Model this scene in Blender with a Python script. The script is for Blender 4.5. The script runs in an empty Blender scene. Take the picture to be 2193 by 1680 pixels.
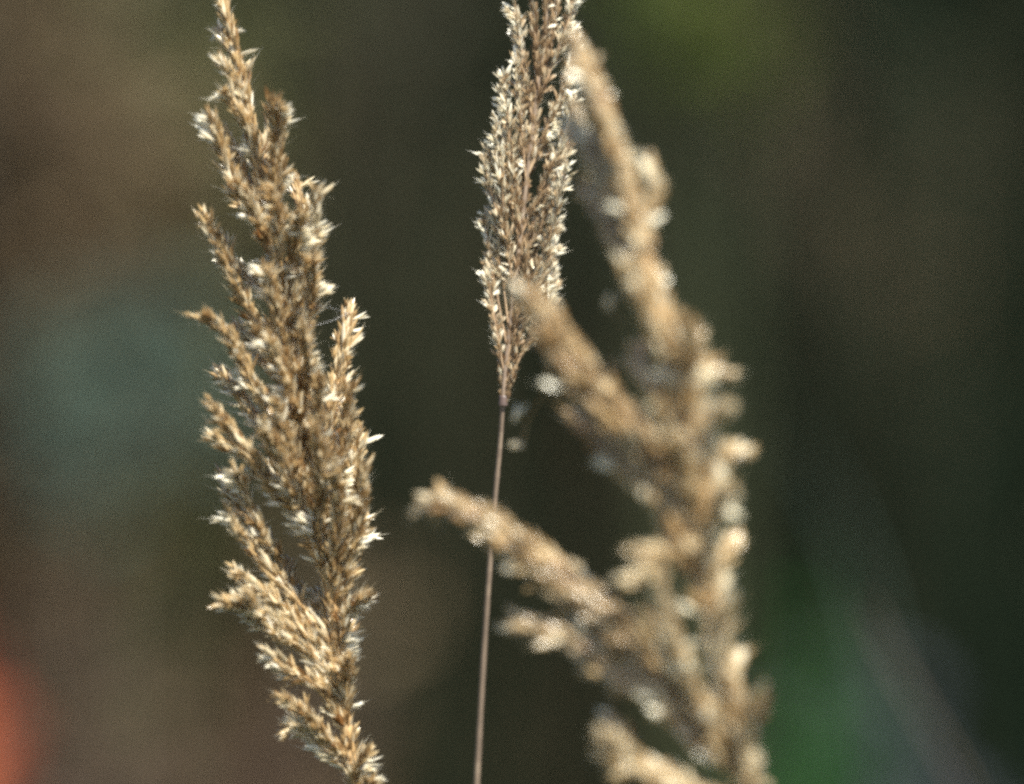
import bpy, math, random
from mathutils import Vector, Matrix
R = random.Random(7)
S = bpy.context.scene
COL = S.collection
rad = math.radians

# ------------------------------------------------------------ camera, sky, sun, exposure
CAM_H = 0.70
LENS, SENSOR = 135.0, 36.0
K = SENSOR / LENS / 2193.0            # metres per (2193 px wide) picture pixel, per metre of distance
cd = bpy.data.cameras.new('camera'); cam = bpy.data.objects.new('camera', cd); COL.objects.link(cam)
cam.location = (0, 0, CAM_H); cam.rotation_euler = (rad(90), 0, 0)
cd.lens = LENS; cd.sensor_width = SENSOR; cd.sensor_fit = 'HORIZONTAL'
cd.clip_start = 0.01; cd.clip_end = 3000
cd.dof.use_dof = True; cd.dof.focus_distance = 0.4565; cd.dof.aperture_fstop = 6.2
S.camera = cam

SUN_EL, SUN_AZ = 55.0, 146.0           # azimuth clockwise from +Y (behind the grass), towards +X
w = bpy.data.worlds.new('World'); S.world = w; w.use_nodes = True
nt = w.node_tree; bg = nt.nodes['Background']
sky = nt.nodes.new('ShaderNodeTexSky'); sky.sky_type = 'NISHITA'; sky.sun_disc = False
sky.sun_elevation = rad(SUN_EL); sky.sun_rotation = rad(SUN_AZ); sky.dust_density = 1.5
nt.links.new(sky.outputs[0], bg.inputs[0]); bg.inputs[1].default_value = 0.08
ld = bpy.data.lights.new('sun', 'SUN'); ld.energy = 5.0; ld.angle = rad(0.5); ld.color = (1, 0.955, 0.85)
sun = bpy.data.objects.new('sun', ld); COL.objects.link(sun)
sd = Vector((math.sin(rad(SUN_AZ)) * math.cos(rad(SUN_EL)), math.cos(rad(SUN_AZ)) * math.cos(rad(SUN_EL)), math.sin(rad(SUN_EL))))
sun.rotation_euler = sd.to_track_quat('Z', 'Y').to_euler(); sun.location = (1, 2, 4)
S.view_settings.view_transform = 'Standard'; S.view_settings.look = 'None'
S.view_settings.exposure = 1.42; S.view_settings.gamma = 1
S.cycles.max_bounces = 6; S.cycles.diffuse_bounces = 3; S.cycles.glossy_bounces = 2; S.cycles.transmission_bounces = 4
S.cycles.filter_width = 2.9
S.cycles.use_denoising = False
S.cycles.sample_clamp_direct = 3.0; S.cycles.sample_clamp_indirect = 1.0
S.cycles.use_adaptive_sampling = False

def at(px, py, Y):
    return Vector(((px - 1096.5) * K * Y, Y, CAM_H - (py - 840) * K * Y))

# ------------------------------------------------------------ helpers
def tag(o, label=None, cat=None, group=None, kind=None):
    if label: o['label'] = label
    if cat: o['category'] = cat
    if group: o['group'] = group
    if kind: o['kind'] = kind
    return o
def empty(name, loc):
    o = bpy.data.objects.new(name, None); COL.objects.link(o); o.location = loc
    o.empty_display_size = 0.02
    return o
class MB:
    def __init__(s): s.v = []; s.f = []; s.t = []      # t: one tint value per face
    def build(s, name, mat, parent=None, smooth=False):
        org = parent_origin(parent)
        me = bpy.data.meshes.new(name)
        me.from_pydata([(Vector(a) - org)[:] for a in s.v], [], s.f); me.update()
        at_ = me.attributes.new('tint', 'FLOAT', 'FACE'); at_.data.foreach_set('value', s.t)
        if smooth: me.polygons.foreach_set('use_smooth', [True] * len(me.polygons))
        me.materials.append(mat)
        o = bpy.data.objects.new(name, me); COL.objects.link(o)
        if parent: o.parent = parent
        return o
    def face(s, idx, tint): s.f.append(idx); s.t.append(tint)
def parent_origin(p):
    o = Vector((0, 0, 0))
    while p is not None: o += p.location; p = p.parent
    return o
def frame(d):
    d = d.normalized(); a = Vector((0, 0, 1)) if abs(d.z) < .9 else Vector((0, 1, 0))
    u = d.cross(a).normalized(); return d, u, d.cross(u).normalized()
def cat_rom(pts, n=8):
    P = [pts[0] * 2 - pts[1]] + list(pts) + [pts[-1] * 2 - pts[-2]]; out = []
    for i in range(1, len(P) - 2):
        a, b, c, d = P[i - 1:i + 3]
        for k in range(n):
            t = k / n
            out.append(.5 * ((2 * b) + (c - a) * t + (2 * a - 5 * b + 4 * c - d) * t * t + (3 * b - a - 3 * c + d) * t ** 3))
    out.append(pts[-1].copy()); return out
def resample(path, step):
    out = [path[0].copy()]; acc = 0.0
    for a, b in zip(path, path[1:]):
        L = (b - a).length
        while acc + L >= step:
            t = (step - acc) / L; a = a.lerp(b, t); out.append(a.copy()); L = (b - a).length; acc = 0
        acc += L
    return out
def tube(m, path, r0, r1, sides=6, tint=.5, bump=0):
    n = len(path); base = len(m.v)
    for i, p in enumerate(path):
        d = (path[min(i + 1, n - 1)] - path[max(i - 1, 0)]); _, u, v = frame(d)
        r = r0 + (r1 - r0) * i / (n - 1); r *= 1 + bump * R.uniform(-1, 1)
        for k in range(sides):
            a = 2 * math.pi * k / sides; m.v.append(p + u * (r * math.cos(a)) + v * (r * math.sin(a)))
    for i in range(n - 1):
        tt = min(1, max(0, tint + R.uniform(-.15, .15)))
        for k in range(sides):
            a = base + i * sides + k; b = base + i * sides + (k + 1) % sides
            m.face((a, b, b + sides, a + sides), tt)
    m.face(tuple(base + (n - 1) * sides + k for k in range(sides)), tint)

def mat_plant(name, dark, mid, light, rough=.45, transl=.3, spec=.5, noise=900., pale=None):
    m = bpy.data.materials.new(name); m.use_nodes = True; n = m.node_tree.nodes; l = m.node_tree.links
    pb = n['Principled BSDF']; out = n['Material Output']
    att = n.new('ShaderNodeAttribute'); att.attribute_name = 'tint'
    nz = n.new('ShaderNodeTexNoise'); nz.inputs['Scale'].default_value = noise; nz.inputs['Detail'].default_value = 3
    tc = n.new('ShaderNodeTexCoord'); l.new(tc.outputs['Object'], nz.inputs['Vector'])
    mx = n.new('ShaderNodeMath'); mx.operation = 'MULTIPLY_ADD'; mx.inputs[1].default_value = .5
    l.new(nz.outputs[0], mx.inputs[0])
    sub = n.new('ShaderNodeMath'); sub.operation = 'SUBTRACT'; sub.inputs[1].default_value = .25
    l.new(att.outputs['Fac'], sub.inputs[0]); l.new(sub.outputs[0], mx.inputs[2])
    cr = n.new('ShaderNodeValToRGB'); e = cr.color_ramp.elements
    e[0].position = 0; e[0].color = (*dark, 1); e[1].position = 1; e[1].color = (*light, 1)
    k = e.new(.5); k.color = (*mid, 1)
    if pale: k2 = e.new(.8); k2.color = (*light, 1); e[len(e) - 1].color = (*pale, 1)  # pale top of the ramp, reached by the painted glint husks
    l.new(mx.outputs[0], cr.inputs[0]); l.new(cr.outputs[0], pb.inputs['Base Color'])
    pb.inputs['Roughness'].default_value = rough; pb.inputs['Specular IOR Level'].default_value = spec
    tr = n.new('ShaderNodeBsdfTranslucent'); l.new(cr.outputs[0], tr.inputs[0])
    ms = n.new('ShaderNodeMixShader'); ms.inputs[0].default_value = transl
    l.new(pb.outputs[0], ms.inputs[1]); l.new(tr.outputs[0], ms.inputs[2]); l.new(ms.outputs[0], out.inputs[0])
    return m
M_husk  = mat_plant('golden_husk', (.23, .11, .035), (.565, .41, .205), (.80, .71, .51), .22, .42, 1.0, pale=(.90, .85, .70))
M_huskm = mat_plant('grey_brown_husk', (.20, .12, .065), (.47, .34, .20), (.76, .68, .50), .22, .38, 1.0, pale=(.92, .88, .74))
M_huskr = mat_plant('pale_husk', (.23, .12, .04), (.53, .385, .195), (.80, .71, .51), .24, .38, .9, pale=(.90, .86, .70))
M_stem  = mat_plant('dry_stem', (.16, .10, .06), (.32, .22, .13), (.48, .37, .24), .45, .0, .5, 300)
M_thin  = mat_plant('grey_thin_stem', (.10, .075, .06), (.20, .15, .11), (.32, .25, .18), .6, .0, .3, 300)
M_node  = mat_plant('stem_node', (.05, .035, .03), (.09, .06, .05), (.14, .1, .08), .5, 0, .5, 300)
M_rach  = mat_plant('straw_rachis', (.22, .12, .05), (.42, .27, .12), (.6, .45, .25), .42, .1, .5, 300)

# ------------------------------------------------------------ spikelets
def glume(m, root, d, side, L, W, tint, bend):
    """one papery boat-shaped husk: keeled, pointed, bending outwards"""
    d, u, v = frame(d)
    side = (side - d * side.dot(d)); side = side.normalized() if side.length > 1e-6 else u
    wd = d.cross(side).normalized()
    b = len(m.v); m.v.append(root.copy())
    for t, ww in ((.22, .75), (.5, 1.), (.78, .62)):
        c = root + d * (L * t) + side * (bend * L * t * t)
        m.v += [c + wd * (W * .5 * ww) - side * (W * .28 * ww), c + side * (W * .22 * ww), c - wd * (W * .5 * ww) - side * (W * .28 * ww)]
    m.v.append(root + d * L + side * (bend * L))
    m.face((b, b + 1, b + 2), tint); m.face((b, b + 2, b + 3), tint)
    for k in (0, 3):
        m.face((b + 1 + k, b + 4 + k, b + 5 + k, b + 2 + k), tint)
        m.face((b + 2 + k, b + 5 + k, b + 6 + k, b + 3 + k), tint)
    m.face((b + 7, b + 10, b + 8), tint); m.face((b + 8, b + 10, b + 9), tint)

def spikelet(m, root, d, L, W, gape, tint):
    d, u, v = frame(d); a = R.uniform(0, math.pi * 2)
    s = u * math.cos(a) + v * math.sin(a)
    g = gape * R.uniform(.4, 1.3)
    for sg, l_, t_ in ((1, 1, 0), (-1, R.uniform(.8, .95), .08)):
        dd = (d + s * sg * g).normalized()
        glume(m, root, dd, s * sg, L * l_, W, min(1.25, max(0, tint + R.uniform(-.18, .2))), R.uniform(-.03, .12))
    if R.random() < .7:
        glume(m, root + d * L * .08, (d + v * R.uniform(-.12, .12)), s, L * R.uniform(.65, .85), W * .8, max(0, tint - .2), .02)
    for _ in range(2):                            # silky hairs at the foot of the spikelet
        hd = (d + (u * R.gauss(0, 1) + v * R.gauss(0, 1)) * .55).normalized(); b = len(m.v); h = d.cross(hd)
        if h.length < 1e-4: continue
        h = h.normalized() * W * .045
        m.v += [root + h, root - h, root + hd * L * R.uniform(.6, 1.15)]; m.face((b, b + 1, b + 2), 1.05)
    if R.random() < .6:                          # a fine awn
        t0 = root + d * L * .6; t1 = t0 + (d + s * g * R.uniform(-1.5, 1.5)).normalized() * L * R.uniform(.4, 1.0)
        b = len(m.v); h = v * (W * .07)
        m.v += [t0 + h, t0 - h, t1]; m.face((b, b + 1, b + 2), min(1, tint + .25))

def panicle_branch(path, rad0, rad1, step, L, W, ang, gape, tint, out, pm, prof=None, skip=0.0, opened=1.0, ax=None, tipup=0.0):
    """fills `out` with spikelets (each its own MB) set round a branch path; pedicels go in pm"""
    pts = resample(path, step); n = len(pts)
    for i, p in enumerate(pts):
        t = i / max(1, n - 1)
        if t < skip: continue
        d = (pts[min(i + 2, n - 1)] - pts[max(i - 2, 0)])
        if d.length < 1e-7: continue
        d, u, v = frame(d)
        a = R.uniform(0, 2 * math.pi)
        rr = (prof(t) if prof else (rad0 + (rad1 - rad0) * t) * min(1, .35 + (1 - t) * 4)) 
        # slow clumping along the branch
        rr *= (.75 + .45 * math.sin(i * step / .0016 + a * .2) ** 2) if ang > .16 else 1
        r = rr * math.sqrt(R.uniform(.02, 1))
        e = u * math.cos(a) + v * math.sin(a)
        an = ang * R.uniform(.45, 1.35) * (.35 + .65 * r / max(rr, 1e-9))
        root = p + e * (r * .55) + d * R.uniform(-.0005, .0006)
        dd = (d * math.cos(an) + e * math.sin(an) + Vector((R.gauss(0, .07), R.gauss(0, .07), R.gauss(0, .07)))).normalized()
        sm = MB(); l_ = L * R.uniform(.55, 1.3); tt = R.gauss(tint + tipup * (t - .55), .17)
        # tufts splayed out and tinted pale to paint white sun glints, in patches
        pch = math.sin(p.x * 900 + p.z * 370 + 1.3) * math.sin(p.z * 820 - p.x * 260) * math.sin(p.z * 210 + 2)
        if (pch > .42 and R.random() < .40 * opened) or R.random() < .018 * opened:
            out_x = 1 if p.x > ax(p.z) else -1           # painted-glint husks stand out sideways, away from the stalk
            tt = R.uniform(.85, 1.2); dd = (d * .30 + Vector((out_x * R.uniform(.7, 1.1), -.1 + R.uniform(-.5, .4), R.uniform(-.15, .25)))).normalized()
            root = root + Vector((out_x, 0, 0)) * rr * .4
        elif R.random() < .06:
            dd = (d * .8 + e * R.uniform(.5, 1.0)).normalized()
        spikelet(sm, root, dd, l_, W * R.uniform(.75, 1.25), gape, min(1.1, max(0, tt)))
        out.append((root + dd * l_ * .6, sm))
        q = p - d * min(r * 1.6, .002)
        if r > 1e-4: tube(pm, [q, q.lerp(root, .55) + e * r * .06, root], .00006, .00004, 3, tint - .1)

def merge(ms):
    o = MB()
    for m in ms:
        b = len(o.v); o.v += m.v
        for f, t in zip(m.f, m.t): o.face(tuple(i + b for i in f), t)
    return o

def to_px(p): return ((p.x / (K * p.y)) + 1096.5, 840 - (p.z - CAM_H) / (K * p.y))

def grass(name, label, cat, stem_px, Ys, branches, mat, L, W, step, group=None, stem_r=(.0005, .00022), rachis_from=None, extra=None,
          rachis_kw=None, node_at=None, ang=.55, gape=.22, tint=.5, stem_mat=None, opened=1.0):
    """stem_px: bottom-to-top; branches: list of dict(p=[(x,y,dy)..], r=.., ..)"""
    pts = [at(x, y, Y) for (x, y), Y in zip(stem_px, Ys)]
    base = pts[0] + (pts[0] - pts[1]).normalized() * .0
    foot = Vector((pts[0].x + (pts[0].x - pts[2].x) * 2.2, pts[0].y + .03, 0.0))
    t0 = (pts[0] - pts[1]).normalized() * .25; t1 = Vector((0, 0, .2))
    low = []
    for i in range(28):                            # one smooth bend from the foot up to the picture
        t = i / 28; a, b, c_, d_ = foot, foot + t1, pts[0] + t0, pts[0]
        low.append(a * (1 - t) ** 3 + b * (3 * t * (1 - t) ** 2) + c_ * (3 * t * t * (1 - t)) + d_ * t ** 3)
    root = tag(empty(name, foot), label, cat, group)
    full = low + cat_rom(pts, 6)
    i_split = None
    m = MB()
    tube(m, full, stem_r[0], stem_r[1], 8, .5, .07)
    m.build('stem', stem_mat or M_stem, root, True)
    if node_at:
        nm = MB(); c = at(*node_at); dn = Vector((.05, 0, 1)).normalized()
        tube(nm, [c - dn * .0006, c - dn * .0002, c + dn * .0003, c + dn * .0006], .00058, .0005, 8, .4); nm.build('stem_node', M_node, root, True)
    allsp = []
    def ax(z):
        for a_, b_ in zip(pts, pts[1:]):
            if a_.z <= z <= b_.z: return a_.x + (b_.x - a_.x) * (z - a_.z) / (b_.z - a_.z)
        return pts[-1].x
    for b in branches:
        Y0 = b.get('Y', Ys[-1])
        pp = cat_rom([at(x, y, Y0 + dy) for x, y, dy in b['p']], 8)
        out = []; pm = MB()
        if b.get('tube', True): tube(pm, pp, b.get('tr', .00016), .00006, 5, .45)
        for (lx, ly, ldx, ldy, ls) in b.get('lone', []):       # single husks left on a bare branchlet
            q = at(lx, ly, Y0 + b['p'][-1][2]); dd = (at(lx + ldx, ly + ldy, Y0 + b['p'][-1][2]) - q).normalized(); sm = MB()
            spikelet(sm, q, dd, L * ls, W * .9, .12, b['tint']); out.append((q, sm))
        if 'lone' not in b: panicle_branch(pp, b['r'], b.get('r1', b['r'] * .7), b.get('step', step), b.get('L', L), b.get('W', W), b.get('ang', ang),
                       b.get('gape', gape), b.get('tint', tint), out, pm, skip=b.get('skip', 0), opened=b.get('opened', opened), ax=ax, tipup=b.get('tipup', 0))
        bo = pm.build('panicle_branch', M_rach if mat is not M_huskm else M_stem, root)
        allsp += [(c, sm, bo) for c, sm in out]
    # the hundred spikelets that show largest: front-most ones, spread over the head, are parts of their own
    cells = {}
    for k, (c, sm, bo) in enumerate(allsp):
        x, y = to_px(c)
        if -10 < x < 2200 and 5 < y < 1675: cells.setdefault((int(x // 34), int(y // 44)), []).append((c.y, k))
    front = []
    for lst in cells.values(): lst.sort(); front.append(lst)
    pick = []; lvl = 0
    while len(pick) < 100 and any(len(l) > lvl for l in front):
        cand = [l[lvl][1] for l in front if len(l) > lvl]; R.shuffle(cand); pick += cand[:100 - len(pick)]; lvl += 1
    ps = set(pick)
    for k in pick:
        c, sm, bo = allsp[k]; sm.build('spikelet', mat, bo, True)
    rest = merge([sm for k, (c, sm, bo) in enumerate(allsp) if k not in ps])
    tag(rest.build('spikelet', mat, root, True), kind='stuff')
    return root

mm = .001
# ---- left head: open, golden, in focus
LY = .452
def rb(pts, r=1.5, **k):
    n = len(pts); dy = k.pop('dy', R.uniform(-6, 6)); y0 = k.pop('y0', 0); trim = k.pop('trim', 22)
    (xa, ya), (xb_, yb_) = pts[-2:]; q = trim / max(1, math.hypot(xb_ - xa, yb_ - ya)); q = min(q, .6)
    pts = pts[:-1] + [(xb_ + (xa - xb_) * q, yb_ + (ya - yb_) * q)]
    return dict(p=[(x, y, (y0 + dy * (i / (n - 1))) * mm) for i, (x, y) in enumerate(pts)], r=r * mm * THIN, **k)
THIN = .82
left_stem = [(762, 1730), (748, 1600), (735, 1500), (725, 1400), (712, 1300), (690, 1150), (672, 1000), (650, 850), (620, 700), (590, 560), (560, 420), (545, 300), (527, 200), (505, 110), (480, 20), (462, -50)]
LB = [
 rb([(762, 1730), (748, 1600), (735, 1500), (725, 1400), (712, 1300)], 1.1, tr=.0002, ang=.45, dy=0),
 rb([(712, 1300), (690, 1150), (672, 1000), (650, 850), (620, 700)], 1.2, dy=0, y0=0),
 rb([(620, 700), (590, 560), (560, 420), (545, 300)], 1.15, dy=0),
 rb([(545, 300), (527, 200), (505, 110), (480, 20), (462, -50)], .65, r1=.0003, dy=0, ang=.25, opened=.3),
 rb([(800, 1790), (770, 1720), (762, 1660), (790, 1600)], 1.0, dy=-3),
 rb([(790, 1760), (780, 1700), (795, 1655)], .9, dy=-4),
 rb([(748, 1640), (700, 1580), (650, 1525), (596, 1488)], .8, dy=-5, ang=.3),
 rb([(748, 1650), (690, 1600), (650, 1560), (608, 1552)], .8, dy=-3, tint=.75, ang=.4),
 rb([(740, 1560), (690, 1480), (630, 1440), (570, 1395)], 1.0, dy=-4),
 rb([(735, 1500), (660, 1400), (580, 1345), (525, 1300), (470, 1285)], 1.3, dy=-6, tint=.6),
 rb([(728, 1450), (660, 1360), (590, 1290), (535, 1250), (500, 1225)], 1.5, dy=-3, tint=.6),
 rb([(725, 1420), (670, 1330), (625, 1270), (615, 1195)], 1.0, dy=3),
 rb([(700, 1370), (640, 1300), (600, 1220), (560, 1140), (510, 1080), (474, 1015)], 1.3, dy=5, tint=.5),
 rb([(640, 1290), (560, 1200), (520, 1150), (485, 1085)], 1.3, dy=-3, tint=.62),
 rb([(712, 1240), (665, 1130), (605, 1065), (555, 1000), (500, 930), (448, 862)], 1.4, dy=-6),
 rb([(690, 1180), (610, 1060), (545, 990), (490, 960), (450, 930)], 1.3, dy=-2, tint=.65),
 rb([(680, 1100), (610, 1000), (550, 900), (500, 830), (462, 790)], 1.3, dy=3, tint=.6),
 rb([(672, 1020), (600, 900), (550, 830), (510, 750), (470, 700), (425, 668)], 1.2, dy=-5),
 rb([(650, 880), (590, 800), (540, 730), (500, 690)], 1.0, dy=5),
 rb([(610, 740), (550, 690), (505, 600), (470, 530), (434, 458)], 1.15, dy=-2),
 rb([(600, 640), (540, 600), (500, 560), (470, 510)], .8, dy=4),
 rb([(560, 470), (510, 410), (480, 340), (450, 235)], 1.1, dy=-3),
 rb([(560, 460), (520, 370), (490, 300), (462, 300)], 1.0, dy=4),
 rb([(575, 520), (590, 420), (596, 320), (585, 240), (612, 212)], 1.2, dy=-5, ang=.4),
 rb([(570, 480), (560, 390), (575, 300), (600, 250)], 1.1, dy=3),
 rb([(530, 230), (500, 170), (465, 125)], .6, dy=-2, tint=.65),
 rb([(505, 120), (480, 80), (462, 65)], .4, dy=2),
 rb([(618, 720), (650, 620), (668, 520), (650, 440), (625, 375)], 1.2, dy=4),
 rb([(615, 700), (645, 600), (665, 520), (672, 460), (680, 400)], 1.2, dy=-4, tint=.68),
 rb([(640, 760), (665, 660), (668, 590), (675, 540)], 1.0, dy=-6),
 rb([(650, 860), (655, 780), (648, 690)], .9, dy=-6, ang=.35),
 rb([(690, 1030), (705, 930), (722, 830), (738, 740), (752, 655)], 1.1, dy=5, ang=.4, r1=.0012),
 rb([(690, 1120), (725, 1000), (745, 900), (748, 820)], 1.4, dy=-3),
 rb([(705, 1250), (745, 1120), (760, 1010), (770, 910)], 1.4, dy=2, tint=.6),
 rb([(712, 1300), (755, 1180), (770, 1080), (775, 990)], 1.2, dy=-5),
 rb([(715, 1330), (740, 1230), (765, 1150), (772, 1060)], 1.2, dy=5, tint=.42),
 rb([(722, 1400), (745, 1310), (790, 1268)], .9, dy=-3),
 rb([(725, 1430), (745, 1360), (765, 1330)], .7, dy=3),
 rb([(720, 1340), (735, 1260), (760, 1210)], .9, dy=4),
 rb([(690, 1150), (650, 1030), (610, 930), (590, 850)], 1.4, dy=-7, tint=.55),
 rb([(670, 1010), (640, 900), (610, 800), (570, 720)], 1.3, dy=-7),
 rb([(650, 860), (610, 750), (590, 650), (565, 560)], 1.2, dy=-6),
 rb([(615, 680), (595, 580), (600, 480), (580, 400)], 1.1, dy=-6),
 rb([(700, 1240), (680, 1130), (690, 1020), (670, 900)], 1.3, dy=-8),
 rb([(590, 560), (560, 490), (530, 430), (500, 380)], 1.1, dy=-5),
 rb([(548, 330), (530, 270), (500, 220), (480, 190)], .9, dy=-3),
 rb([(740, 1540), (742, 1450), (748, 1400)], .8, dy=-3),
 rb([(725, 1440), (700, 1340), (690, 1290), (640, 1255)], .9, dy=4),
 rb([(705, 1260), (720, 1180), (725, 1080), (715, 990)], 1.3, dy=-7),
 rb([(690, 1160), (640, 1080), (600, 980), (560, 900)], 1.2, dy=-8),
 rb([(680, 1080), (690, 980), (680, 880), (690, 800)], 1.2, dy=-7),
 rb([(640, 820), (600, 780), (570, 740), (545, 690)], 1.1, dy=-3),
 rb([(605, 640), (625, 560), (635, 500), (650, 440)], 1.1, dy=-6),
 rb([(600, 1200), (560, 1140), (520, 1040), (500, 1000)], 1.1, dy=-5, tint=.6),
 rb([(650, 1380), (600, 1340), (560, 1310), (520, 1260)], 1.1, dy=-7, tint=.6),
]
lh = grass('dry_grass_stalk', 'golden dry grass stalk with a broad open seed head, sharpest and leftmost', 'dry grass',
      left_stem, [LY] * len(left_stem), LB, M_husk, 2.3 * mm, .50 * mm, .092 * mm, 'dry grass stalks gone to seed',
      stem_r=(.0009, .0002), ang=.34, gape=.15, tint=.5, opened=.8, stem_mat=M_rach)

# ---- middle head: narrow, closed, grey brown, on a hair-thin stalk
mid_stem = [(1018, 1730), (1026, 1580), (1036, 1400), (1046, 1250), (1058, 1090), (1070, 960), (1077, 860), (1085, 760), (1100, 640), (1115, 500), (1132, 350), (1150, 200), (1168, 60), (1178, -80)]
midY = [.4705, .469, .467, .465, .463, .4615, .460, .460, .460, .460, .460, .460, .460, .460]
MBR = []
tops = [(1045, 560), (1038, 440), (1062, 420), (1035, 330), (1070, 300), (1060, 240), (1085, 200), (1078, 140), (1105, 100), (1110, 20), (1100, -40), (1140, -60), (1165, 420),
        (1190, 620), (1192, 560), (1185, 500), (1200, 450), (1205, 380), (1222, 330), (1230, 240), (1236, 180), (1232, 110), (1240, 50), (1230, -30), (1200, -80), (1120, 260), (1150, 180), (1180, 300), (1130, 520), (1160, 540)]
def stem_x(y, st):
    for (x0, y0), (x1, y1) in zip(st, st[1:]):
        if y1 <= y <= y0: return x0 + (x1 - x0) * (y0 - y) / (y0 - y1)
    return st[-1][0] if y < st[-1][1] else st[0][0]
for i, (tx, ty) in enumerate(tops):
    THIN = 1.0
    yb = min(860 - R.uniform(0, 60), ty + R.uniform(240, 360)); xb = stem_x(yb, mid_stem)
    y2 = yb + (ty - yb) * .35; y3 = yb + (ty - yb) * .7
    x2 = xb + (tx - xb) * .42; x3 = xb + (tx - xb) * .82
    edge = abs(tx - stem_x(ty, mid_stem)) > 45  # outer strands painted pale for rim glints, inner ones darker for the shaded centre
    MBR.append(rb([(xb, yb), (x2, y2), (x3, y3), (tx, ty)], .5, dy=R.uniform(-4, 4), Y=.460, skip=R.uniform(.2, .4) if yb > 700 else .12, tipup=.5 if edge else .2, opened=1.4 if edge else .3,
                  tint=.66 if edge else .30, ang=.6 if edge else .22, r1=.0008 if edge else .00045))
MBR.append(rb([(1079, 850), (1085, 760), (1100, 640), (1115, 500), (1132, 350)], .45, dy=0, Y=.460, tint=.25, ang=.12, opened=0, L=.0012))
MBR.append(rb([(1132, 350), (1150, 200), (1168, 60), (1178, -80)], .8, dy=0, Y=.460, tint=.4, ang=.25))
MBR.append(rb([(1080, 870), (1100, 800), (1108, 740), (1130, 670)], .3, dy=-1, Y=.460, tint=.3, ang=.08, opened=0, L=.0012))
MBR.append(rb([(1078, 860), (1072, 790), (1062, 700), (1052, 620)], .3, dy=1, Y=.460, tint=.3, ang=.08, opened=0, L=.0012))
MBR.append(rb([(1085, 500), (1060, 400), (1050, 340), (1028, 325)], .5, dy=-2, Y=.460, tint=.8, ang=.3))
mh = grass('dry_grass_stalk', 'grey-brown dry grass stalk with narrow closed seed head and hair-thin straight stem, middle one', 'dry grass',
      mid_stem, midY, MBR, M_huskm, 1.5 * mm, .40 * mm, .17 * mm, 'dry grass stalks gone to seed',
      stem_r=(.00040, .00022), node_at=(1078, 858, .460), ang=.3, gape=.2, tint=.5, stem_mat=M_thin)

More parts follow.
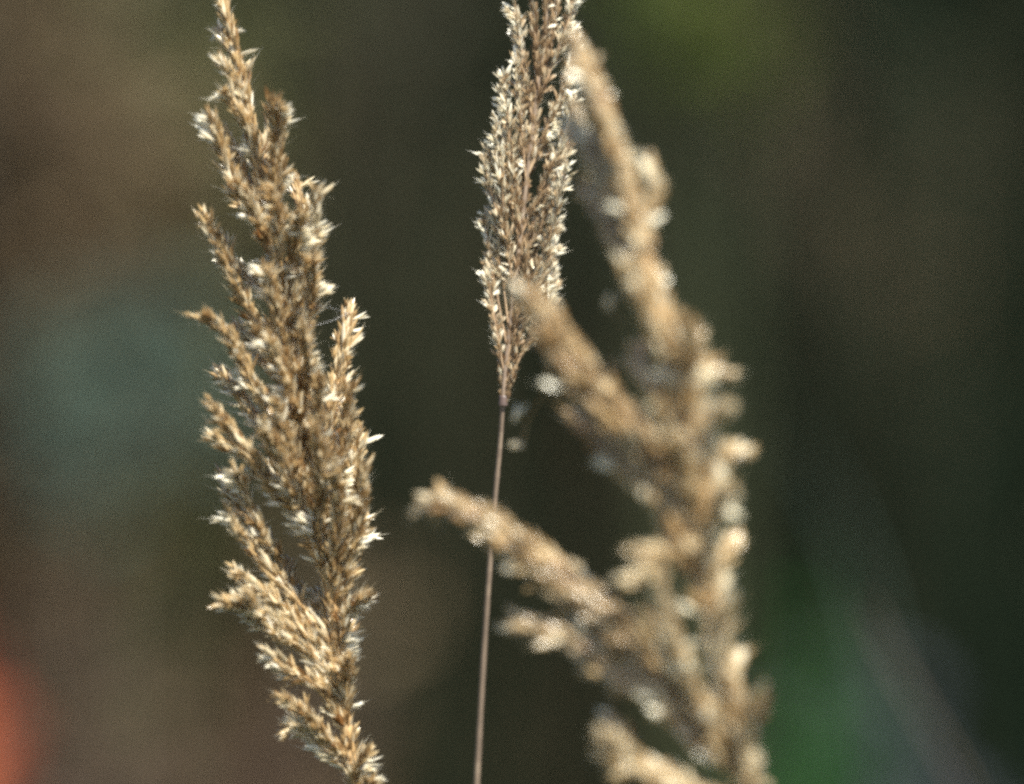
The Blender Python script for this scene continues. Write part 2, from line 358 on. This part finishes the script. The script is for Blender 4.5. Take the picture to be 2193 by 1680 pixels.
# ---- right head: nearer to the camera than the other two, so out of focus
RY = .412
right_stem = [(1600, 1730), (1585, 1620), (1560, 1500), (1530, 1350), (1510, 1200), (1505, 1050), (1485, 900), (1440, 760), (1405, 650), (1385, 560), (1360, 470), (1330, 380), (1305, 290), (1270, 190), (1228, 85)]
def rr_(pts, r, **k): return rb(pts, r * .92, Y=RY, **k)
RBR = [
 rr_([(1600, 1730), (1585, 1620), (1560, 1500), (1530, 1350)], 1.4, dy=0, ang=.5),
 rr_([(1530, 1350), (1510, 1200), (1505, 1050), (1485, 900)], 1.6, dy=0),
 rr_([(1485, 900), (1440, 760), (1405, 650), (1385, 560)], 1.5, dy=0),
 rr_([(1385, 560), (1360, 470), (1330, 380), (1305, 290), (1270, 190), (1228, 85)], 2.6, r1=.0018, dy=6, ang=.15, gape=.08, tint=.38, step=.07 * mm, opened=.15),
 # long finger pointing left and its lower companion
 rr_([(1540, 1640), (1450, 1500), (1350, 1375), (1270, 1300), (1170, 1215), (1060, 1130), (960, 1078), (900, 1088)], 4.4, r1=.0022, dy=10, ang=.12, gape=.06, tint=.40, step=.055 * mm, L=2.4 * mm, W=.8 * mm, opened=.05, skip=.2),
 rr_([(1345, 1380), (1230, 1290), (1130, 1215), (1030, 1150)], .9, dy=3, ang=.25, y0=9, tint=.4),
 rr_([(1560, 1660), (1480, 1560), (1380, 1460), (1270, 1395), (1160, 1345), (1090, 1340)], 2.9, r1=.0018, dy=8, ang=.15, gape=.08, tint=.45, skip=.1, step=.07 * mm, opened=.1),
 rr_([(1450, 1540), (1390, 1480), (1320, 1470)], .8, dy=2, tint=.6),
 rr_([(1420, 1480), (1330, 1450), (1250, 1430)], .5, dy=5, tint=.45),
 # upper finger
 rr_([(1500, 1230), (1460, 1120), (1425, 1030), (1365, 940), (1290, 860), (1220, 775), (1170, 680), (1115, 625)], 4.6, r1=.0034, dy=3, ang=.12, gape=.06, tint=.40, step=.055 * mm, L=2.4 * mm, W=.8 * mm, opened=.15),
 rr_([(1460, 1150), (1400, 1060), (1330, 1000), (1270, 930), (1215, 885)], 2.0, dy=11, ang=.15, tint=.30, step=.09 * mm, opened=.1),
 rr_([(1440, 1100), (1390, 1030), (1340, 1000), (1290, 985)], .9, dy=6, tint=.6),
 # left column and the pale hooked tip
 rr_([(1560, 1650), (1520, 1540), (1470, 1430), (1425, 1330), (1405, 1240), (1335, 1238)], 1.1, dy=-5, ang=.35, tint=.6),
 rr_([(1500, 1520), (1440, 1420), (1400, 1370), (1385, 1310)], 1.1, dy=-3, tint=.62),
 rr_([(1500, 1220), (1440, 1190), (1360, 1185)], .5, dy=-2, tint=.5),
 # lower left tufts
 rr_([(1590, 1730), (1480, 1680), (1390, 1640), (1340, 1590), (1300, 1530)], .95, dy=4, tint=.55),
 rr_([(1520, 1720), (1420, 1670), (1340, 1640), (1285, 1610)], .9, dy=-3, tint=.55),
 rr_([(1560, 1740), (1440, 1700), (1350, 1660), (1310, 1665)], .8, dy=2, tint=.5),
 rr_([(1390, 1660), (1330, 1600), (1285, 1570)], .6, dy=-5, tint=.7),
 # right column
 rr_([(1610, 1730), (1605, 1640), (1600, 1560), (1625, 1490)], 1.2, dy=-4, tint=.65),
 rr_([(1590, 1650), (1580, 1560), (1565, 1470), (1575, 1400)], 1.2, dy=3, tint=.62),
 rr_([(1570, 1540), (1550, 1450), (1540, 1350), (1560, 1290)], 1.2, dy=-4, tint=.6),
 rr_([(1535, 1400), (1530, 1300), (1535, 1210), (1580, 1150)], 1.2, dy=4, tint=.62),
 rr_([(1515, 1270), (1520, 1160), (1545, 1070), (1575, 1040)], 1.2, dy=-5, tint=.62),
 rr_([(1510, 1150), (1530, 1050), (1550, 990), (1595, 962)], 1.2, dy=3, tint=.66),
 rr_([(1505, 1040), (1510, 950), (1530, 900), (1555, 860)], 1.1, dy=-4, tint=.7),
 rr_([(1495, 930), (1490, 850), (1500, 800), (1548, 800)], 1.0, dy=2, tint=.5),
 rr_([(1480, 900), (1470, 800), (1480, 740), (1460, 680)], 1.5, dy=-4, tint=.5),
 rr_([(1470, 920), (1420, 850), (1380, 800), (1360, 740)], 1.3, dy=5, tint=.5),
 rr_([(1440, 780), (1400, 700), (1370, 640), (1340, 570)], 1.1, dy=-2, tint=.55),
 rr_([(1420, 700), (1420, 640), (1400, 580)], .9, dy=3),
 rr_([(1480, 980), (1430, 920), (1400, 860)], 1.2, dy=-5, tint=.55),
 rr_([(1500, 1100), (1470, 1000), (1440, 930)], 1.2, dy=-6, tint=.58),
 rr_([(1450, 820), (1480, 760), (1485, 700)], 1.1, dy=3),
 # top: two strands with a dark slit between
 rr_([(1385, 560), (1380, 480), (1400, 420), (1392, 345)], 1.3, dy=3, tint=.58, ang=.2, opened=.3),
 rr_([(1390, 600), (1340, 540), (1290, 460), (1240, 390)], 1.7, dy=8, tint=.40, ang=.18, step=.11 * mm, opened=.3),
 rr_([(1350, 470), (1300, 390), (1250, 310), (1225, 230)], 1.7, dy=10, tint=.5, ang=.18, step=.11 * mm, opened=.3),
 rr_([(1340, 420), (1320, 330), (1290, 240), (1250, 150)], 1.5, dy=3, tint=.40, ang=.15, step=.11 * mm, opened=.2),
 # two lone husks on a hair-thin branchlet
 dict(p=[(1215, 790, .010), (1170, 840, .013), (1130, 900, .016), (1118, 960, .016)], Y=RY, r=.0001, lone=[(1098, 905, 30, -60, 1.15), (1090, 952, 50, 6, .7)], tint=.75, tr=.00007),
 dict(p=[(1340, 700, .004), (1318, 670, .004), (1303, 655, .004)], Y=RY, r=.0002, lone=[(1300, 665, 8, -40, .8)], tint=.9, tr=.00004),
 dict(p=[(1430, 1100, .0), (1400, 1070, .0), (1385, 1062, -.002)], Y=RY, r=.0002, lone=[(1390, 1075, -20, -35, .8)], tint=.8, tr=.00004),
]
rh = grass('dry_grass_stalk', 'pale blurred dry grass stalk nearest the lens, finger-like branches reaching left across the thin stalk', 'dry grass',
      right_stem, [RY] * 10 + [RY + .001, RY + .002, RY + .003, RY + .005, RY + .006], RBR, M_huskr, 2.4 * mm, .90 * mm, .13 * mm,
      'dry grass stalks gone to seed', stem_r=(.0011, .0003), ang=.28, gape=.13, tint=.5, stem_mat=M_rach, opened=.35)

# a few strands of spider silk between the branch tips of the left head
M_silk = mat_plant('spider_silk', (.5, .5, .5), (.6, .6, .6), (.8, .8, .8), .2, .3, 1.0)
sm = MB()
for a, b, sag in [((650, 700), (752, 668), 6), ((655, 660), (745, 672), -8), ((560, 330), (625, 400), 8), ((700, 648), (762, 690), 5)]:
    P = [at(a[0] + (b[0] - a[0]) * t / 8, a[1] + (b[1] - a[1]) * t / 8 + sag * math.sin(math.pi * t / 8), .449 + .003 * t / 8) for t in range(9)]
    tube(sm, P, .000016, .000016, 3, .6)
tag(sm.build('spider_thread', M_silk), 'fine pale spider threads strung between tips of the left seed head', 'spider thread')

# ------------------------------------------------------------ ground
def ground_z(x, y):
    t = max(0., y - 4.5)
    return .0 + .35 * t - .0012 * t * t if t < 60 else .35 * 60 - .0012 * 3600 + 0
gm = MB(); xs = [-400, -120, -40, -15, -8, -5, -3.5, -2.5, -1.5, -.8, 0, .8, 1.5, 2.5, 3.5, 5, 8, 15, 40, 120, 400]
ys = [-400, -60, -12, -5, -2, 0, 1, 2, 3, 4, 4.5, 5, 6, 8, 12, 20, 35, 64.5, 200, 900]
for y in ys:
    for x in xs: gm.v.append(Vector((x, y, ground_z(x, y))))
for j in range(len(ys) - 1):
    for i in range(len(xs) - 1):
        a = j * len(xs) + i; gm.face((a, a + 1, a + 1 + len(xs), a + len(xs)), .5)
M_ground = mat_plant('earth_and_litter', (.016, .018, .009), (.03, .032, .015), (.055, .05, .026), .95, 0, .05, 6)
tag(gm.build('ground', M_ground), kind='structure')

# meadow grass (uncountable)
M_grass = mat_plant('meadow_grass', (.03, .05, .015), (.06, .09, .03), (.16, .14, .07), .5, .3, .3, 20)
def blade(m, p, h, lean, wdt, tint, segs=4):
    a = R.uniform(0, 6.283); d = Vector((math.cos(a), math.sin(a), 0)); s = Vector((-d.y, d.x, 0)); b = len(m.v)
    for k in range(segs):
        t = k / segs; c = p + Vector((0, 0, h * (t - .25 * lean * t * t))) + d * (h * lean * t * t); ww = wdt * (1 - .6 * t)
        m.v += [c - s * ww, c + s * ww]
    m.v.append(p + Vector((0, 0, h * (1 - .25 * lean))) + d * (h * lean))
    for k in range(segs - 1): m.face((b + 2 * k, b + 2 * k + 1, b + 2 * k + 3, b + 2 * k + 2), tint)
    m.face((b + 2 * segs - 2, b + 2 * segs - 1, b + 2 * segs), tint)
g = MB()
for i in range(16000):
    x = R.uniform(-3, 3); y = R.uniform(-.3, 5.2)
    if y < .55 and abs(x) < .25 : h = R.uniform(.05, .15)
    else: h = R.uniform(.10, .38)
    blade(g, Vector((x, y, ground_z(x, y))), h, R.uniform(.1, .8), R.uniform(.0015, .004), R.random())
tag(g.build('meadow_grass', M_grass), 'short mixed green and dry grass covering the ground', 'grass', kind='stuff')

# ------------------------------------------------------------ leafy plants behind
def leaf(m, p, d, L, W, tint):
    d, u, v = frame(d); a = R.uniform(0, 6.283); s = u * math.cos(a) + v * math.sin(a); nrm = d.cross(s)
    b = len(m.v); m.v.append(p.copy())
    for t, ww in ((.3, .85), (.65, .8)):
        c = p + d * L * t + nrm * (L * .12 * t)
        m.v += [c + s * W * .5 * ww + nrm * W * .12, c, c - s * W * .5 * ww + nrm * W * .12]
    m.v.append(p + d * L - nrm * L * .03)
    m.face((b, b + 1, b + 2), tint); m.face((b, b + 2, b + 3), tint)
    m.face((b + 1, b + 4, b + 5, b + 2), tint); m.face((b + 2, b + 5, b + 6, b + 3), tint)
    m.face((b + 4, b + 7, b + 5), tint); m.face((b + 5, b + 7, b + 6), tint)

def weed(name, label, cat, x, y, h, rad_, stems, nleaf, LL, LW, lm, sm, z0=.08, group=None, lean=(0, 0), hmin=.78):
    """upright leafy plant: several stems with side twigs, leaves set along them from z0 up"""
    R.seed(int(abs(x) * 1000) + int(y * 77) + len(label))
    base = Vector((x, y, ground_z(x, y))); root = tag(empty(name, base), label, cat, group); lf = MB()
    per = max(1, nleaf // stems)
    for s in range(stems):
        a = 6.283 * s / stems + R.uniform(-.5, .5); q = rad_ * math.sqrt(R.uniform(.05, 1))
        hh = h * R.uniform(hmin, 1.04)
        tip = base + Vector((math.cos(a) * q + lean[0], math.sin(a) * q + lean[1], hh))
        mid = base.lerp(tip, .5) + Vector((-math.cos(a) * q * .18, -math.sin(a) * q * .18, hh * .06))
        path = cat_rom([base + Vector((math.cos(a), math.sin(a), 0)) * .01, mid, tip], 8)
        m = MB(); tube(m, path, .0035 if h < 1.3 else .009, .001, 6, .5); m.build('stem', sm, root, True)
        for k in range(per):
            t = z0 + (1 - z0) * R.random() ** .8; f = t * (len(path) - 1); i = min(int(f), len(path) - 2)
            p = path[i].lerp(path[i + 1], f - i); aa = R.uniform(0, 6.283)
            o = Vector((math.cos(aa), math.sin(aa), R.uniform(-.1, .9))).normalized()
            p = p + o * R.uniform(0, rad_ * .35) * (1.1 - t * .5)
            leaf(lf, p, o + Vector((0, 0, R.uniform(-.5, .3))), LL * R.uniform(.6, 1.2), LW * R.uniform(.7, 1.2), R.random())
    lf.build('foliage', lm, root, True)
    return root

M_bark = mat_plant('bark', (.05, .04, .03), (.10, .08, .06), (.16, .13, .1), .8, 0, .3, 40)
M_dark = mat_plant('dark_green_leaf', (.016, .024, .012), (.022, .029, .016), (.045, .050, .027), .6, .05, .15, 12)
M_brownl = mat_plant('brown_leaf', (.065, .043, .026), (.12, .085, .050), (.20, .15, .09), .7, .25, .1, 12)
M_maroon = mat_plant('maroon_brown_leaf', (.035, .022, .018), (.065, .042, .032), (.11, .075, .06), .7, .2, .1, 12)
M_green = mat_plant('fresh_green_leaf', (.035, .052, .010), (.068, .098, .014), (.11, .14, .03), .65, .3, .1, 12)
M_teal = mat_plant('blue_green_leaf', (.04, .07, .055), (.07, .105, .085), (.11, .15, .12), .7, .2, .1, 12)
M_red_glow = mat_plant('red_glow_leaf', (.36, .06, .025), (.52, .12, .05), (.62, .2, .08), .5, .4, .3, 12)  # leaf colour that carries the red corner glow
M_glau = mat_plant('grey_blue_leaf', (.035, .042, .055), (.055, .065, .080), (.08, .09, .11), .7, .1, .1, 12)
M_deep = mat_plant('deep_green_leaf', (.012, .045, .012), (.022, .08, .02), (.05, .12, .035), .65, .3, .1, 12)
M_olive = mat_plant('olive_leaf', (.06, .065, .02), (.11, .11, .04), (.18, .17, .08), .5, .3, .3, 12)
M_green_stem = mat_plant('green_stem', (.025, .03, .015), (.045, .052, .022), (.07, .075, .04), .6, 0, .3, 60)

# hedge of shrubs behind everything
def shrub(x, y, h, r, label, lm):
    base = Vector((x, y, ground_z(x, y))); root = tag(empty('shrub', base), label, 'shrub', 'dark shrubs in a row behind the grass')
    tm = MB(); lf = MB()
    for s in range(9):
        a = 6.283 * s / 9 + R.uniform(-.3, .3); q = r * R.uniform(.25, .75)
        tip = base + Vector((math.cos(a) * q, math.sin(a) * q, h * R.uniform(.6, .92)))
        tube(tm, cat_rom([base, base.lerp(tip, .45) + Vector((0, 0, h * .08)), tip], 6), .022, .004, 6, .5)
    tm.build('trunk', M_bark, root, True)
    lobes = [(Vector((R.uniform(-.85, .85) * r, R.gauss(0, .35) * r, h * R.uniform(.08, .88))), r * R.uniform(.28, .5)) for _ in range(44)]
    for c, lr in lobes:
        for k in range(380):
            d = Vector((R.gauss(0, 1), R.gauss(0, 1), R.gauss(0, 1))).normalized()
            p = base + c + d * lr * R.random() ** .45
            if p.z < base.z + .02: continue
            leaf(lf, p, d + Vector((0, 0, R.uniform(-.4, .5))), R.uniform(.03, .055), R.uniform(.018, .03), R.random())
    lf.build('crown', lm, root, True); return root
for x, y, h, r, lab in [(-2.5, 3.5, 1.7, .75, 'dark leafy shrub at the far left end of the row behind'),
                        (-1.35, 3.3, 1.9, .8, 'dark leafy shrub behind the brown weeds, second from the left end'),
                        (-.25, 3.4, 1.8, .8, 'tall dark shrub standing right behind the narrow middle seed head'),
                        (.8, 3.3, 2.0, .8, 'dark dense shrub behind the right seed head'),
                        (1.9, 3.5, 1.7, .75, 'dark shrub second from the right end of the row'),
                        (2.9, 3.6, 1.8, .75, 'dark shrub at the right end of the row')]:
    shrub(x, y, h, r, lab, M_dark)

def X(px, Y): return (px - 1096.5) * K * Y
def Z(py, Y): return CAM_H - (py - 840) * K * Y
weed('brown_weed', 'withered grey-brown leafy weed, blurred, along the left edge behind the seed head', 'weed', X(20, 2.0), 2.0, 1.02, .11, 9, 1400, .035, .014, M_brownl, M_bark)
weed('brown_weed', 'withered brown weed low behind the foot of the left seed head', 'weed', X(500, 2.0), 2.0, .60, .13, 9, 1000, .035, .014, M_brownl, M_bark)
weed('brown_weed', 'withered maroon-brown weed low at the left, beside the orange-red leaves', 'weed', X(230, 1.7), 1.7, .595, .09, 9, 1100, .03, .012, M_maroon, M_bark)
weed('olive_weed', 'olive leafy weed standing tall at the upper left, blurred', 'weed', X(300, 2.2), 2.2, .98, .08, 7, 800, .035, .014, M_olive, M_green_stem, z0=.6)
weed('blue_green_weed', 'blurred blue-green broad-leaved weed left of the left seed head', 'weed', X(290, 1.8), 1.8, .72, .045, 6, 300, .020, .009, M_teal, M_green_stem, z0=.88, hmin=.96)
weed('red_glow_weed', 'orange-red leaved weed just entering the lower left corner', 'weed', X(-400, 1.5), 1.5, .635, .055, 16, 2000, .028, .013, M_red_glow, M_green_stem, z0=.4, hmin=.92)  # added plant, its red leaves stand in for a glow at the corner
weed('green_weed', 'bright green weed glowing softly at the upper right of the middle head', 'weed', X(1490, 1.8), 1.8, .89, .035, 7, 170, .022, .010, M_green, M_green_stem, z0=.94, hmin=.98)
weed('green_weed', 'green leafy weed low between the right seed head and the right edge', 'weed', X(1740, 1.75), 1.75, .61, .02, 5, 260, .03, .012, M_deep, M_green_stem, z0=.6)
weed('grey_blue_weed', 'grey-blue leaved weed in the lower right corner, blurred', 'weed', X(2080, 1.8), 1.8, .56, .09, 6, 800, .025, .010, M_glau, M_green_stem, z0=.6)
weed('brown_weed', 'reddish brown weed top blurred at the upper right', 'weed', X(1850, 2.5), 2.5, 1.0, .10, 6, 160, .035, .014, M_brownl, M_bark, z0=.8)

# tall grass between the seed heads and the shrubs (uncountable)
M_tall = mat_plant('tall_grass', (.008, .017, .009), (.024, .025, .014), (.12, .080, .050), .75, .2, .08, 9)
g = MB()
for i in range(4200):
    x = R.uniform(-1.6, 1.6); y = R.uniform(1.9, 2.9)
    side = min(1, max(0, .45 - x * 1.6))           # more withered grass towards the left
    blade(g, Vector((x, y, 0)), R.uniform(.55, 1.25), R.uniform(.05, .5), R.uniform(.002, .0045), min(1, max(0, R.gauss(.10 + .52 * side + .14 * math.sin(x * 17 + y * 3), .15))), 6)
tag(g.build('tall_grass', M_tall), 'tall dark green and withered brown grass between the seed heads and shrubs', 'grass', kind='stuff')

# blurred dry stalk low on the right and a curved grass leaf
def stalk(name, label, pts, r0, r1, mat):
    P = [at(*p) for p in pts]; foot = Vector((P[0].x + .05, P[0].y + .02, 0))
    root = tag(empty(name, foot), label, 'grass stalk'); m = MB(); low = [foot.lerp(P[0], i / 12) for i in range(12)]
    tube(m, low + cat_rom(P, 8), r0, r1, 7, .4); m.build('stem', mat, root, True); return root
stalk('bare_stalk', 'thin bare brown stalk leaning left, very blurred, at the lower right', [(2075, 1700, .66), (1960, 1500, .66), (1895, 1380, .66), (1860, 1300, .66)], .00045, .0003, M_bark)

def grass_blade(label, pts, wd, mat):
    P = [at(*p) for p in pts]; foot = Vector((P[0].x - .03, P[0].y, 0)); root = tag(empty('grass_blade', foot), label, 'grass blade')
    path = [foot.lerp(P[0], i / 8) for i in range(8)] + cat_rom(P, 6); m = MB(); n = len(path)
    for i, p in enumerate(path):
        t = i / (n - 1); ww = wd * min(1, (1 - t) * 2.5 + .05); m.v += [p + Vector((-ww, .0006, 0)), p + Vector((0, -ww * .35, 0)), p + Vector((ww, .0006, 0))]
    for i in range(n - 1):
        for k in (0, 1): m.face((3 * i + k, 3 * i + k + 1, 3 * i + k + 4, 3 * i + k + 3), .5)
    m.build('blade', mat, root, True)
grass_blade('arching blue-green grass blade, dim and blurred, right of the right seed head', [(1900, 1750, 1.0), (1880, 1400, 1.0), (1830, 1200, 1.0), (1740, 1000, 1.0), (1690, 930, 1.0)], .0008, M_teal)
grass_blade('upright fresh green grass blade, very blurred, beside the foot of the right seed head', [(1720, 1750, 1.1), (1735, 1500, 1.1), (1740, 1300, 1.1), (1760, 1150, 1.1)], .0018, M_deep)
